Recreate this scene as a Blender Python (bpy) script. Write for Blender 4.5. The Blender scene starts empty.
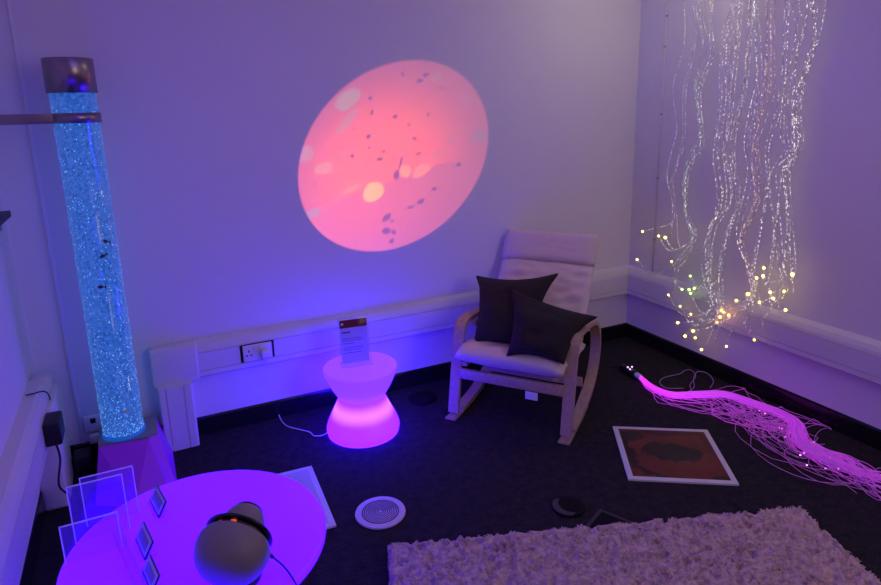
import bpy, bmesh, math, random
from mathutils import Vector, Matrix, noise as mnoise
S = bpy.context.scene
COL = S.collection
PI = math.pi
rnd = random.Random(7)

# ------------------------------------------------------------------ helpers
def lin(c):
    c = c / 255.0
    return c / 12.92 if c <= 0.04045 else ((c + 0.055) / 1.055) ** 2.4
def rgb(r, g, b): return (lin(r), lin(g), lin(b), 1.0)

class MB:
    """collects shapes into one mesh"""
    def __init__(self): self.v = []; self.f = []; self.smooth = []; self.att = []
    def add(self, verts, faces, smooth=False, att=None):
        n = len(self.v)
        self.v += [tuple(p) for p in verts]
        self.f += [tuple(i + n for i in f) for f in faces]
        self.smooth += [smooth] * len(faces)
        self.att += list(att) if att is not None else [1.0] * len(verts)
        return self
    def bm(self, bm, smooth=False):
        bm.verts.index_update()
        self.add([v.co[:] for v in bm.verts], [[v.index for v in f.verts] for f in bm.faces], smooth)
        bm.free(); return self
    def box(self, a, b, bevel=0.0, seg=2, mat=None, smooth=False):
        bm = bmesh.new()
        bmesh.ops.create_cube(bm, size=1.0)
        for v in bm.verts:
            v.co = Vector(((a[i] + b[i]) / 2 + v.co[i] * (b[i] - a[i]) for i in range(3)))
        if bevel > 0:
            bmesh.ops.bevel(bm, geom=list(bm.edges), offset=bevel, segments=seg, profile=0.5, affect='EDGES')
        if mat is not None: bm.transform(mat)
        return self.bm(bm, smooth or bevel > 0)
    def tube(self, pts, r, sides=8, closed=False, att=None, caps=True, smooth=True):
        pts = [Vector(p) for p in pts]; n = len(pts)
        rr = r if hasattr(r, '__len__') else [r] * n
        vs = []; av = []
        up = None
        for i in range(n):
            if closed: t = pts[(i + 1) % n] - pts[i - 1]
            else: t = pts[min(i + 1, n - 1)] - pts[max(i - 1, 0)]
            if t.length < 1e-9: t = Vector((0, 0, 1))
            t.normalize()
            if up is None:
                up = Vector((0, 0, 1)) if abs(t.z) < 0.9 else Vector((1, 0, 0))
            s = t.cross(up)
            if s.length < 1e-6: s = t.orthogonal()
            s.normalize(); up = s.cross(t).normalized()
            for k in range(sides):
                a = 2 * PI * k / sides
                vs.append(pts[i] + (s * math.cos(a) + up * math.sin(a)) * rr[i])
                av.append(att[i] if att is not None else 1.0)
        fs = []
        m = n if closed else n - 1
        for i in range(m):
            j = (i + 1) % n
            for k in range(sides):
                l = (k + 1) % sides
                fs.append((i * sides + k, i * sides + l, j * sides + l, j * sides + k))
        if caps and not closed:
            fs.append(tuple(range(sides - 1, -1, -1)))
            fs.append(tuple((n - 1) * sides + k for k in range(sides)))
        return self.add(vs, fs, smooth, av)
    def lathe(self, prof, seg=48, mat=None, closed=False, smooth=True):
        vs = []; fs = []; n = len(prof)
        for (r, z) in prof:
            for k in range(seg):
                a = 2 * PI * k / seg
                v = Vector((max(r, 1e-5) * math.cos(a), max(r, 1e-5) * math.sin(a), z))
                vs.append(mat @ v if mat is not None else v)
        m = n if closed else n - 1
        for i in range(m):
            j = (i + 1) % n
            for k in range(seg):
                l = (k + 1) % seg
                fs.append((i * seg + k, i * seg + l, j * seg + l, j * seg + k))
        return self.add(vs, fs, smooth)
    def prism(self, prof, fn, a, b, smooth=False):
        """closed 2D profile swept between parameters a and b by fn(u, v, t)"""
        n = len(prof)
        vs = [fn(u, v, a) for u, v in prof] + [fn(u, v, b) for u, v in prof]
        fs = [(i, (i + 1) % n, (i + 1) % n + n, i + n) for i in range(n)]
        fs += [tuple(range(n - 1, -1, -1)), tuple(range(n, 2 * n))]
        return self.add(vs, fs, smooth)
    def ball(self, c, r, sub=1, scale=(1, 1, 1)):
        bm = bmesh.new()
        bmesh.ops.create_icosphere(bm, subdivisions=sub, radius=r)
        for v in bm.verts: v.co = Vector((v.co.x * scale[0], v.co.y * scale[1], v.co.z * scale[2])) + Vector(c)
        return self.bm(bm, True)
    def build(self, name, mat, parent=None, loc=None, attr=None):
        me = bpy.data.meshes.new(name)
        me.from_pydata(self.v, [], self.f)
        me.polygons.foreach_set('use_smooth', self.smooth)
        if attr:
            at = me.attributes.new(attr, 'FLOAT', 'POINT')
            at.data.foreach_set('value', self.att)
        me.materials.append(mat)
        me.update()
        bm = bmesh.new(); bm.from_mesh(me)
        bmesh.ops.recalc_face_normals(bm, faces=bm.faces)
        bm.to_mesh(me); bm.free()
        o = bpy.data.objects.new(name, me); COL.objects.link(o)
        if parent is not None: o.parent = parent
        if loc is not None: o.location = loc
        return o

def autosmooth(o, deg=40):
    me = o.data
    bm = bmesh.new(); bm.from_mesh(me)
    for e in bm.edges:
        if len(e.link_faces) == 2 and e.calc_face_angle(0) > math.radians(deg): e.smooth = False
    bm.to_mesh(me); bm.free()
    return o

def tag(o, label=None, cat=None, group=None, kind=None):
    if label: o['label'] = label
    if cat: o['category'] = cat
    if group: o['group'] = group
    if kind: o['kind'] = kind
    return o
def thing(name, label, cat, loc=(0, 0, 0), rz=0.0, group=None):
    o = bpy.data.objects.new(name, None); COL.objects.link(o)
    o.empty_display_size = 0.1
    o.location = loc; o.rotation_euler = (0, 0, rz)
    return tag(o, label, cat, group)
def structure(name, mb, mat):
    o = mb.build(name, mat); o['kind'] = 'structure'; return o

def catmull(pts, per=8):
    P = [Vector(p) for p in pts]; out = []
    P = [P[0] * 2 - P[1]] + P + [P[-1] * 2 - P[-2]]
    for i in range(1, len(P) - 2):
        for k in range(per):
            t = k / per
            a, b, c, d = P[i - 1], P[i], P[i + 1], P[i + 2]
            out.append(0.5 * ((2 * b) + (c - a) * t + (2 * a - 5 * b + 4 * c - d) * t * t + (3 * b - a - 3 * c + d) * t ** 3))
    out.append(P[-2]); return out
def resample(pts, n):
    L = [0]
    for i in range(1, len(pts)): L.append(L[-1] + (pts[i] - pts[i - 1]).length)
    out = []; j = 0
    for k in range(n):
        s = L[-1] * k / (n - 1)
        while j < len(pts) - 2 and L[j + 1] < s: j += 1
        t = (s - L[j]) / max(1e-9, L[j + 1] - L[j])
        out.append(pts[j].lerp(pts[j + 1], min(1, t)))
    return out

# ------------------------------------------------------------------ materials
def newmat(name):
    m = bpy.data.materials.new(name); m.use_nodes = True
    nt = m.node_tree; b = nt.nodes['Principled BSDF']
    return m, nt, b
def pbr(name, col, rough=0.6, metal=0.0, bump=0.0, bscale=60, var=0.0, vscale=8, spec=0.5, sheen=0.0):
    m, nt, b = newmat(name)
    b.inputs['Base Color'].default_value = col
    b.inputs['Roughness'].default_value = rough
    b.inputs['Metallic'].default_value = metal
    b.inputs['Specular IOR Level'].default_value = spec
    if sheen: b.inputs['Sheen Weight'].default_value = sheen
    tc = nt.nodes.new('ShaderNodeTexCoord')
    if var:
        n = nt.nodes.new('ShaderNodeTexNoise'); n.inputs['Scale'].default_value = vscale; n.inputs['Detail'].default_value = 5
        nt.links.new(tc.outputs['Object'], n.inputs['Vector'])
        mx = nt.nodes.new('ShaderNodeMix'); mx.data_type = 'RGBA'
        mx.inputs['A'].default_value = tuple(c * (1 - var) for c in col[:3]) + (1,)
        mx.inputs['B'].default_value = tuple(min(1, c * (1 + var)) for c in col[:3]) + (1,)
        nt.links.new(n.outputs['Fac'], mx.inputs['Factor']); nt.links.new(mx.outputs['Result'], b.inputs['Base Color'])
    if bump:
        n = nt.nodes.new('ShaderNodeTexNoise'); n.inputs['Scale'].default_value = bscale; n.inputs['Detail'].default_value = 4
        nt.links.new(tc.outputs['Object'], n.inputs['Vector'])
        bp = nt.nodes.new('ShaderNodeBump'); bp.inputs['Strength'].default_value = bump; bp.inputs['Distance'].default_value = 0.01
        nt.links.new(n.outputs['Fac'], bp.inputs['Height']); nt.links.new(bp.outputs['Normal'], b.inputs['Normal'])
    return m
def glow(name, col, strength, base=(0.8, 0.8, 0.8, 1), rough=0.5, attr=None, noise=None):
    m, nt, b = newmat(name)
    b.inputs['Base Color'].default_value = base
    b.inputs['Roughness'].default_value = rough
    b.inputs['Emission Color'].default_value = col
    b.inputs['Emission Strength'].default_value = strength
    if attr:
        a = nt.nodes.new('ShaderNodeAttribute'); a.attribute_name = attr
        mm = nt.nodes.new('ShaderNodeMath'); mm.operation = 'MULTIPLY'; mm.inputs[1].default_value = strength
        nt.links.new(a.outputs['Fac'], mm.inputs[0]); nt.links.new(mm.outputs[0], b.inputs['Emission Strength'])
    return m
def clear(name, col=(1, 1, 1, 1), rough=0.03, face=0.12, edge=0.5):
    """thin clear acrylic: mostly transparent with a glossy reflection"""
    m = bpy.data.materials.new(name); m.use_nodes = True; nt = m.node_tree
    for n in list(nt.nodes): nt.nodes.remove(n)
    out = nt.nodes.new('ShaderNodeOutputMaterial')
    tr = nt.nodes.new('ShaderNodeBsdfTransparent'); tr.inputs['Color'].default_value = col
    gl = nt.nodes.new('ShaderNodeBsdfGlossy'); gl.inputs['Roughness'].default_value = rough
    gl.inputs['Color'].default_value = (1, 1, 1, 1)
    lw = nt.nodes.new('ShaderNodeLayerWeight'); lw.inputs['Blend'].default_value = 0.25
    ma = nt.nodes.new('ShaderNodeMath'); ma.operation = 'MULTIPLY_ADD'; ma.inputs[1].default_value = edge; ma.inputs[2].default_value = face
    nt.links.new(lw.outputs['Fresnel'], ma.inputs[0])
    mx = nt.nodes.new('ShaderNodeMixShader')
    nt.links.new(ma.outputs[0], mx.inputs[0]); nt.links.new(tr.outputs[0], mx.inputs[1]); nt.links.new(gl.outputs[0], mx.inputs[2])
    nt.links.new(mx.outputs[0], out.inputs['Surface'])
    return m

M = {}
M['wall'] = pbr('wall paint', (0.80, 0.79, 0.80, 1), 0.75, bump=0.05, bscale=180, var=0.015, vscale=3)
M['ceiling'] = pbr('ceiling paint', (0.8, 0.8, 0.8, 1), 0.9)
M['trunk'] = pbr('white plastic trunking', (0.74, 0.73, 0.73, 1), 0.45, var=0.02)
M['white_plastic'] = pbr('white plastic', (0.80, 0.80, 0.80, 1), 0.35)
M['black_plastic'] = pbr('black plastic', (0.010, 0.010, 0.011, 1), 0.5)
M['black_cable'] = pbr('black rubber cable', (0.012, 0.012, 0.012, 1), 0.55)
M['skirting'] = pbr('black gloss skirting', (0.010, 0.010, 0.013, 1), 0.16, var=0.2)
M['chrome'] = pbr('polished steel', (0.34, 0.29, 0.29, 1), 0.30, 1.0)
M['wood'] = None
M['grey_metal'] = pbr('grey metal', (0.45, 0.45, 0.47, 1), 0.35, 1.0)
M['acrylic'] = clear('clear acrylic', (0.95, 0.94, 0.98, 1), 0.12, 0.06, .35)
M['acrylic_edge'] = pbr('polished acrylic edge', (0.75, 0.7, 0.85, 1), 0.25)
M['sign_acrylic'] = clear('sign acrylic', (0.97, 0.97, 0.99, 1), 0.1, 0.012, .15)
M['tube_acrylic'] = clear('tube acrylic', (0.985, 0.99, 1.0, 1), 0.03, 0.03, .10)

def carpet_mat():
    m, nt, b = newmat('charcoal carpet')
    tc = nt.nodes.new('ShaderNodeTexCoord')
    v = nt.nodes.new('ShaderNodeTexNoise'); v.inputs['Scale'].default_value = 160; v.inputs['Detail'].default_value = 3
    n = nt.nodes.new('ShaderNodeTexNoise'); n.inputs['Scale'].default_value = 22; n.inputs['Detail'].default_value = 6; n.inputs['Roughness'].default_value = 0.7
    for k in (v, n): nt.links.new(tc.outputs['Object'], k.inputs['Vector'])
    ad = nt.nodes.new('ShaderNodeMath'); ad.operation = 'MULTIPLY'
    nt.links.new(v.outputs['Fac'], ad.inputs[0]); nt.links.new(n.outputs['Fac'], ad.inputs[1])
    r = nt.nodes.new('ShaderNodeValToRGB')
    r.color_ramp.elements[0].position = 0.12; r.color_ramp.elements[0].color = (0.011, 0.010, 0.013, 1)
    r.color_ramp.elements[1].position = 0.42; r.color_ramp.elements[1].color = (0.044, 0.038, 0.046, 1)
    nt.links.new(ad.outputs[0], r.inputs[0]); nt.links.new(r.outputs[0], b.inputs['Base Color'])
    b.inputs['Roughness'].default_value = 0.95; b.inputs['Specular IOR Level'].default_value = 0.15
    bp = nt.nodes.new('ShaderNodeBump'); bp.inputs['Strength'].default_value = 0.6; bp.inputs['Distance'].default_value = 0.006
    nt.links.new(v.outputs['Fac'], bp.inputs['Height']); nt.links.new(bp.outputs['Normal'], b.inputs['Normal'])
    return m
M['carpet'] = carpet_mat()

def wood_mat():
    m, nt, b = newmat('birch veneer')
    tc = nt.nodes.new('ShaderNodeTexCoord')
    mp = nt.nodes.new('ShaderNodeMapping'); mp.inputs['Scale'].default_value = (30, 4, 30)
    n = nt.nodes.new('ShaderNodeTexNoise'); n.inputs['Scale'].default_value = 3; n.inputs['Detail'].default_value = 6
    nt.links.new(tc.outputs['Object'], mp.inputs['Vector']); nt.links.new(mp.outputs[0], n.inputs['Vector'])
    r = nt.nodes.new('ShaderNodeValToRGB')
    r.color_ramp.elements[0].position = 0.3; r.color_ramp.elements[0].color = (0.42, 0.29, 0.20, 1)
    r.color_ramp.elements[1].position = 0.7; r.color_ramp.elements[1].color = (0.56, 0.41, 0.29, 1)
    nt.links.new(n.outputs['Fac'], r.inputs[0]); nt.links.new(r.outputs[0], b.inputs['Base Color'])
    b.inputs['Roughness'].default_value = 0.45
    return m
M['wood'] = wood_mat()
M['cushion'] = pbr('beige cotton', (0.76, 0.66, 0.60, 1), 0.9, bump=0.25, bscale=350, var=0.05, vscale=30, sheen=0.2)
M['dark_fabric'] = pbr('dark brown grey fabric', (0.014, 0.0095, 0.0115, 1), 0.9, bump=0.3, bscale=300, var=0.15, vscale=40, sheen=0.0)
M['rug'] = pbr('grey pile', (0.62, 0.455, 0.45, 1), 0.95, var=0.55, vscale=48, spec=0.1)  # yarn tone variation that also paints in shade between the tufts
M['rug_back'] = pbr('rug backing', (0.30, 0.28, 0.31, 1), 0.95)
M['mat_white'] = pbr('white vinyl', (0.72, 0.72, 0.72, 1), 0.35)
M['mat_grey'] = pbr('pale grey vinyl', (0.55, 0.55, 0.56, 1), 0.4)
M['dark_disc'] = pbr('black rubber', (0.007, 0.007, 0.008, 1), 0.85, spec=.15)
M['egg'] = pbr('satin grey shell', (0.24, 0.215, 0.205, 1), 0.45)

# ------------------------------------------------------------------ camera
cam_d = bpy.data.cameras.new('camera'); cam = bpy.data.objects.new('camera', cam_d); COL.objects.link(cam)
F_PX, CY = 623.90323, 251.087982
yaw, pitch, roll = 0.453710095, 0.23083582, -0.0235084993
fwd = Vector((math.sin(yaw) * math.cos(pitch), math.cos(yaw) * math.cos(pitch), -math.sin(pitch)))
rt = Vector((math.cos(yaw), -math.sin(yaw), 0)); up = rt.cross(fwd)
r2 = rt * math.cos(roll) + up * math.sin(roll); u2 = up * math.cos(roll) - rt * math.sin(roll)
mt = Matrix.Identity(4)
for i in range(3):
    mt[i][0] = r2[i]; mt[i][1] = u2[i]; mt[i][2] = -fwd[i]
mt.translation = Vector((-3.22414082, -3.42013392, 1.75592755))
cam.matrix_world = mt
cam_d.sensor_width = 36; cam_d.lens = 36 * F_PX / 881
cam_d.shift_y = -(292.5 - CY) / 881
cam_d.clip_start = 0.05
S.camera = cam

# ------------------------------------------------------------------ room shell
XL, XR, YB, YF, ZC = -3.77, 0.0, 0.0, -4.6, 2.75
structure('floor', MB().box((XL - .1, YF - .1, -.1), (XR + .1, YB + .1, 0)), M['carpet'])
structure('ceiling', MB().box((XL - .1, YF - .1, ZC), (XR + .1, YB + .1, ZC + .1)), M['ceiling'])
structure('wall_back', MB().box((XL - .1, YB, 0), (XR + .1, YB + .1, ZC)), M['wall'])
structure('wall_right', MB().box((XR, YF, 0), (XR + .1, YB, ZC)), M['wall'])
structure('wall_left', MB().box((XL - .1, YF, 0), (XL, YB, ZC)), M['wall'])
structure('wall_front', MB().box((XL - .1, YF - .1, 0), (XR + .1, YF, ZC)), M['wall'])
SK = [(0, 0), (.008, 0), (.008, .098), (.004, .108), (0, .109)]
structure('baseboard_back', MB().prism(SK, lambda u, v, t: (t, -u, v), XL, XR), M['skirting'])
structure('baseboard_right', MB().prism(SK, lambda u, v, t: (-u, t, v), YF, YB), M['skirting'])
structure('baseboard_left', MB().prism(SK, lambda u, v, t: (XL + u, t, v), YF, YB), M['skirting'])
# dado trunking: sloped shoulder, clip-in cover between two grooves
def trunk_prof(d):
    return [(0, .352), (d - .012, .354), (d, .364), (d, .391), (d - .006, .392), (d - .006, .396), (d, .397), (d, .494),
            (d - .006, .495), (d - .006, .500), (d - .001, .502), (d - .006, .520), (d - .018, .543), (d - .036, .557), (.003, .562), (0, .562)]
tb = MB()
tb.prism(trunk_prof(.05), lambda u, v, t: (t, -u, v), -3.04, 0.0)
tb.box((-3.265, -.075, .352), (-3.035, 0, .561), .012)           # moulded corner piece
structure('trim_1', tb, M['trunk'])
tr_ = MB().prism(trunk_prof(.05), lambda u, v, t: (-u, t, v), YF, -.0)
structure('trim_2', tr_, M['trunk'])
tl = MB().prism(trunk_prof(.08), lambda u, v, t: (XL + u, t, v), YF, -.19)
tl.box((XL, -.19, .352), (XL + .082, -.10, .563), .008)
structure('trim_3', tl, M['trunk'])
# vertical drops of the trunking
dv = [(-3.245, 0), (-3.245, .104), (-3.238, .112), (-3.213, .112), (-3.212, .106), (-3.208, .106), (-3.207, .112), (-3.128, .112),
      (-3.127, .106), (-3.123, .106), (-3.122, .112), (-3.088, .112), (-3.078, .104), (-3.078, 0)]
structure('trim_4', MB().prism(dv, lambda u, v, t: (u, -v, t), 0.0, .36), M['trunk'])
structure('trim_5', MB().box((XL, -.40, 0), (XL + .105, -.10, .50), .02, 4), M['trunk'])
structure('trim_6', MB().box((-3.628, -.007, .109), (-3.612, 0, ZC), .002), M['wall'])

# ------------------------------------------------------------------ sockets and plugs
so = thing('double_socket', 'white double wall socket set into the trunking behind the glowing stool', 'socket', (-2.725, -.05, .447))
MB().box((-.092, -.002, -.05), (.092, .0005, .05)).build('back_box', M['black_plastic'], so)
MB().box((-.078, -.012, -.048), (.078, -.001, .046), .003).build('face_plate', M['white_plastic'], so)
for cx, nm in ((-.048, 'pin_hole'),):
    for dx, dz, w, h in ((0, .012, .006, .012), (-.012, -.012, .012, .006), (.012, -.012, .012, .006)):
        MB().box((cx + dx - w / 2, -.0135, dz - h / 2), (cx + dx + w / 2, -.0118, dz + h / 2)).build('pin_hole', M['black_plastic'], so)
for cx in (-.016, .016):
    MB().box((cx - .006, -.017, .014), (cx + .006, -.012, .034), .002).build('rocker_switch', M['white_plastic'], so)
pg = thing('power_plug', 'white three pin plug pushed into the double wall socket', 'plug', (-2.687, -.0624, .437))
MB().box((-.024, -.034, -.024), (.024, 0, .022), .008, 3).build('plug_body', M['white_plastic'], pg)
MB().tube(catmull([(0, -.02, -.022), (.002, -.022, -.05), (.006, -.006, -.085), (.01, .055, -.10)][:3], 6), .003).build('lead', M['white_plastic'], pg)

sp = thing('fused_outlet', 'small white socket low on the back wall left of the bubble tube', 'socket', (-3.56, 0, .21))
MB().box((-.043, -.02, -.043), (.043, 0, .043), .004).build('face_plate', M['white_plastic'], sp)
MB().box((-.012, -.026, .005), (.012, -.018, .03), .002).build('rocker_switch', M['black_plastic'], sp)
sp2 = thing('wall_plug', 'white plug hanging under the small socket beside the bubble tube', 'plug', (-3.565, 0, .125))
MB().box((-.022, -.035, -.02), (.022, 0, .03), .006).build('plug_body', M['white_plastic'], sp2)

ad = thing('power_adaptor', 'black power adaptor plugged into the left trunking, upper of two', 'power adaptor', (XL + .081, -.50, .45))
MB().box((0, -.075, -.052), (.062, .055, .050), .008, 3).build('adaptor_body', M['black_plastic'], ad)
MB().tube(catmull([(.03, -.03, -.05), (.035, -.02, -.14), (.02, -.06, -.24), (.045, -.03, -.33), (.04, -.09, -.44)], 8), .0045).build('lead', M['black_cable'], ad)
ad2 = thing('power_adaptor', 'black power adaptor on the floor between trunking and bubble tube plinth', 'power adaptor', (-3.622, -.12, 0))
MB().box((-.035, -.05, 0), (.04, .05, .12), .01, 3).build('adaptor_body', M['black_plastic'], ad2)
MB().tube(catmull([(-.02, -.05, .05), (-.03, -.1, .03), (-.04, -.18, .008), (-.02, -.30, .006), (.03, -.42, .006)], 8), .0045).build('lead', M['black_cable'], ad2)
cb = thing('loose_cable', 'thin black cable draped over the top of the left trunking', 'cable', (XL + .06, -.31, .50))
MB().tube(catmull([(-.05, -.06, .066), (-.02, -.05, .064), (.012, -.03, .058), (.026, -.01, .03), (.026, .02, -.03), (.027, .04, -.08)], 6), .003).build('lead', M['black_cable'], cb)

# ------------------------------------------------------------------ wall shelf (left, mostly out of frame)
sh = thing('wall_shelf', 'dark shelf on the left wall, only its far end in view at the edge', 'shelf', (XL, -.42, 1.335))
MB().box((0, -.95, .02), (.085, 0, .045), .003).build('shelf_board', M['black_plastic'], sh)
MB().box((0, -.10, -.02), (.06, -.07, .0195), .003).build('shelf_bracket', M['grey_metal'], sh)

# ------------------------------------------------------------------ bubble tube
TX, TY = -3.418, -.20
ZT0, ZT1 = .215, 1.985
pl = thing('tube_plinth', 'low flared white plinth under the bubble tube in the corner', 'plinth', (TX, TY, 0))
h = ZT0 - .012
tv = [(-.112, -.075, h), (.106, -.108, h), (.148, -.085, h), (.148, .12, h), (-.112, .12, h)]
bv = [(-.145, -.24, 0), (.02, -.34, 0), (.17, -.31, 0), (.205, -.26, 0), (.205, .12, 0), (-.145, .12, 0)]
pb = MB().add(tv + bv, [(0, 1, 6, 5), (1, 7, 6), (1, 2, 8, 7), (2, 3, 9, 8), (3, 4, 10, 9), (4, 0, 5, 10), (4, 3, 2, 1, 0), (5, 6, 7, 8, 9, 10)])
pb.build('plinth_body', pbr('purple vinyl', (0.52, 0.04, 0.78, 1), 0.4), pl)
MB().add([(p[0], p[1], h + .0005) for p in tv] + [(p[0], p[1], ZT0 - .001) for p in tv],
         [(4, 3, 2, 1, 0), (5, 6, 7, 8, 9), (0, 1, 6, 5), (1, 2, 7, 6), (2, 3, 8, 7), (3, 4, 9, 8), (4, 0, 5, 9)]).build('plinth_top', pbr('grey top', (0.25, 0.25, 0.27, 1), 0.4), pl)

bt = thing('bubble_tube', 'tall blue glowing bubble tube with polished steel cap in the corner', 'bubble tube', (TX, TY, ZT0))
H = ZT1 - ZT0
R0 = .094
def water_mat():
    m = bpy.data.materials.new('lit bubbling water'); m.use_nodes = True; nt = m.node_tree
    b = nt.nodes['Principled BSDF']
    tc = nt.nodes.new('ShaderNodeTexCoord')
    v = nt.nodes.new('ShaderNodeTexVoronoi'); v.inputs['Scale'].default_value = 95; v.inputs['Randomness'].default_value = 1
    n = nt.nodes.new('ShaderNodeTexNoise'); n.inputs['Scale'].default_value = 70; n.inputs['Detail'].default_value = 4; n.inputs['Roughness'].default_value = .7
    nt.links.new(tc.outputs['Object'], v.inputs['Vector']); nt.links.new(tc.outputs['Object'], n.inputs['Vector'])
    mu = nt.nodes.new('ShaderNodeMath'); mu.operation = 'SUBTRACT'
    nt.links.new(n.outputs['Fac'], mu.inputs[0])
    m2 = nt.nodes.new('ShaderNodeMath'); m2.operation = 'MULTIPLY'; m2.inputs[1].default_value = .28
    nt.links.new(v.outputs['Distance'], m2.inputs[0]); nt.links.new(m2.outputs[0], mu.inputs[1])
    r = nt.nodes.new('ShaderNodeValToRGB')
    e = r.color_ramp.elements
    e[0].position = 0.20; e[0].color = (0.006, 0.07, 0.34, 1)
    e[1].position = 0.72; e[1].color = (0.11, 0.42, 1.0, 1)
    x = e.new(0.40); x.color = (0.032, 0.13, 0.56, 1)
    x = e.new(0.55); x.color = (0.045, 0.155, 0.68, 1)
    nt.links.new(mu.outputs[0], r.inputs[0])
    b.inputs['Base Color'].default_value = (0.02, 0.06, 0.12, 1); b.inputs['Roughness'].default_value = .3
    nt.links.new(r.outputs[0], b.inputs['Emission Color']); b.inputs['Emission Strength'].default_value = .88
    return m
WM = water_mat()
MB().lathe([(0, .02), (R0 - .004, .02), (R0 - .004, H - .015), (0, H - .015)], 48).build('water_column', WM, bt)
MB().lathe([(R0 - .003, 0), (R0, 0), (R0, H - .01), (R0 - .003, H - .01)], 48, closed=True).build('tube_wall', M['tube_acrylic'], bt)
# shining bubbles against the inside of the wall: nobody could count them
bb = MB()
for i in range(2200):
    z = .02 + (H - .22) * rnd.random() ** 1.7
    a = rnd.uniform(0, 2 * PI); rr = R0 - .0040
    s = rnd.uniform(.0010, .0026)
    bm = bmesh.new(); bmesh.ops.create_icosphere(bm, subdivisions=1, radius=s)
    for vv in bm.verts: vv.co += Vector((rr * math.cos(a), rr * math.sin(a), z))
    bb.bm(bm, True)
bo = bb.build('bubbles', glow('bubble glint', (0.14, .50, 1.0, 1), .95), bt); bo['kind'] = 'stuff'
MB().lathe([(0, 0), (R0 + .003, 0), (R0 + .004, .006), (R0 + .001, .018), (0, .019)], 48).build('base_ring', glow('base ring lit blue', (0.003, .12, .6, 1), .5, base=(.05, .1, .3, 1)), bt)
MB().lathe([(R0 + .0015, H - .145), (R0 + .0045, H - .145), (R0 + .0045, H - .004), (R0 + .001, H), (0, H)], 48).build('top_cap', M['chrome'], bt)['label'] = 'polished steel top cap'
br = thing('tube_bracket', 'polished steel strap holding the bubble tube to the left wall', 'bracket', (TX, TY, 1.735))
MB().lathe([(R0 + .0015, -.021), (R0 + .005, -.021), (R0 + .005, .021), (R0 + .0015, .021)], 48, closed=True).build('collar', M['chrome'], br)
MB().box((XL - TX + .004, -.055, -.021), (-R0 + .02, -.049, .021), .001).build('arm', M['chrome'], br)
MB().box((XL - TX, -.10, -.035), (XL - TX + .005, .0, .035), .002).build('wall_flange', M['chrome'], br)
# plastic fish in the tube
def fish(label, x, z, col, ang):
    dx = x - TX; y = -math.sqrt(max(1e-6, (R0 - .0025) ** 2 - dx * dx))
    f = tag(MB().ball((0, 0, 0), .010, 2, (1.3, .25, .8)).add([(.011, 0, 0), (.022, 0, .009), (.022, .0006, -.009), (.019, -.001, 0)], [(0, 1, 3), (0, 3, 2), (0, 2, 1)]).build('toy_fish', col), label, 'toy fish', 'toy fish in the bubble tube')
    f.location = (x, TY + y, z); f.rotation_euler = (0, ang, math.atan2(dx, -y))
fd = pbr('dark fish plastic', (0.03, .012, .05, 1), .4)
fish('highest dark toy fish inside the bubble tube', -3.372, 1.19, fd, .5)
fish('second dark toy fish from the top inside the bubble tube', -3.392, 1.125, fd, -.3)
fish('third dark toy fish down, halfway up the bubble tube', -3.418, .985, fd, .1)
fish('pale toy fish near the bottom of the bubble tube', -3.395, .36, pbr('pale fish plastic', (0.8, .75, .45, 1), .4), .05)

# ------------------------------------------------------------------ glowing stool
st = thing('light_stool', 'glowing violet hourglass stool standing against the back wall', 'light stool', (-2.246, -.385, 0))
def sprof(pts): return [(p.x, p.z) for p in catmull([(a, 0, b) for a, b in pts], 6)]
upper = [(0, .392), (.10, .392), (.175, .391), (.197, .386), (.2, .376), (.193, .350), (.165, .285), (.135, .232), (.126, .212)]
lower = [(.126, .212), (.135, .190), (.158, .14), (.185, .085), (.199, .045), (.2, .025), (.192, .008), (.178, .003), (0, .003)]
def band_glow(name, c_lo, c_hi, z0, z1, soft):
    m, nt, b = newmat(name)
    b.inputs['Base Color'].default_value = (.30, .14, .55, 1); b.inputs['Roughness'].default_value = .4
    tc = nt.nodes.new('ShaderNodeTexCoord'); sx = nt.nodes.new('ShaderNodeSeparateXYZ'); nt.links.new(tc.outputs['Object'], sx.inputs[0])
    def mr(a, b_):
        k = nt.nodes.new('ShaderNodeMapRange'); k.interpolation_type = 'SMOOTHSTEP'
        k.inputs['From Min'].default_value = a; k.inputs['From Max'].default_value = b_
        nt.links.new(sx.outputs['Z'], k.inputs['Value']); return k
    p, q = mr(z0 - soft, z0 + soft), mr(z1 + soft, z1 - soft)
    mm = nt.nodes.new('ShaderNodeMath'); mm.operation = 'MULTIPLY'
    nt.links.new(p.outputs[0], mm.inputs[0]); nt.links.new(q.outputs[0], mm.inputs[1])
    mx = nt.nodes.new('ShaderNodeMix'); mx.data_type = 'RGBA'; mx.inputs['A'].default_value = c_lo; mx.inputs['B'].default_value = c_hi
    nt.links.new(mm.outputs[0], mx.inputs['Factor']); nt.links.new(mx.outputs['Result'], b.inputs['Emission Color'])
    b.inputs['Emission Strength'].default_value = 1.0
    return m
MB().lathe(sprof(upper), 64).build('stool_top', band_glow('violet lit shell', (.26, .045, 8.5, 1), (.38, .05, 8.5, 1), .205, .25, .03), st)
MB().lathe(sprof(lower), 64).build('stool_base', band_glow('pink lit shell', (.46, .026, 20, 1), (.95, .21, 20, 1), .125, .185, .03), st)
MB().tube(catmull([(-.12, .15, .005), (-.20, .055, .005), (-.262, .062, .005), (-.275, .115, .005), (-.32, .175, .005), (-.37, .24, .006), (-.385, .33, .006), (-.385, .395, .02)], 8), .003).build('power_cord', M['white_plastic'], st)

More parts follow.
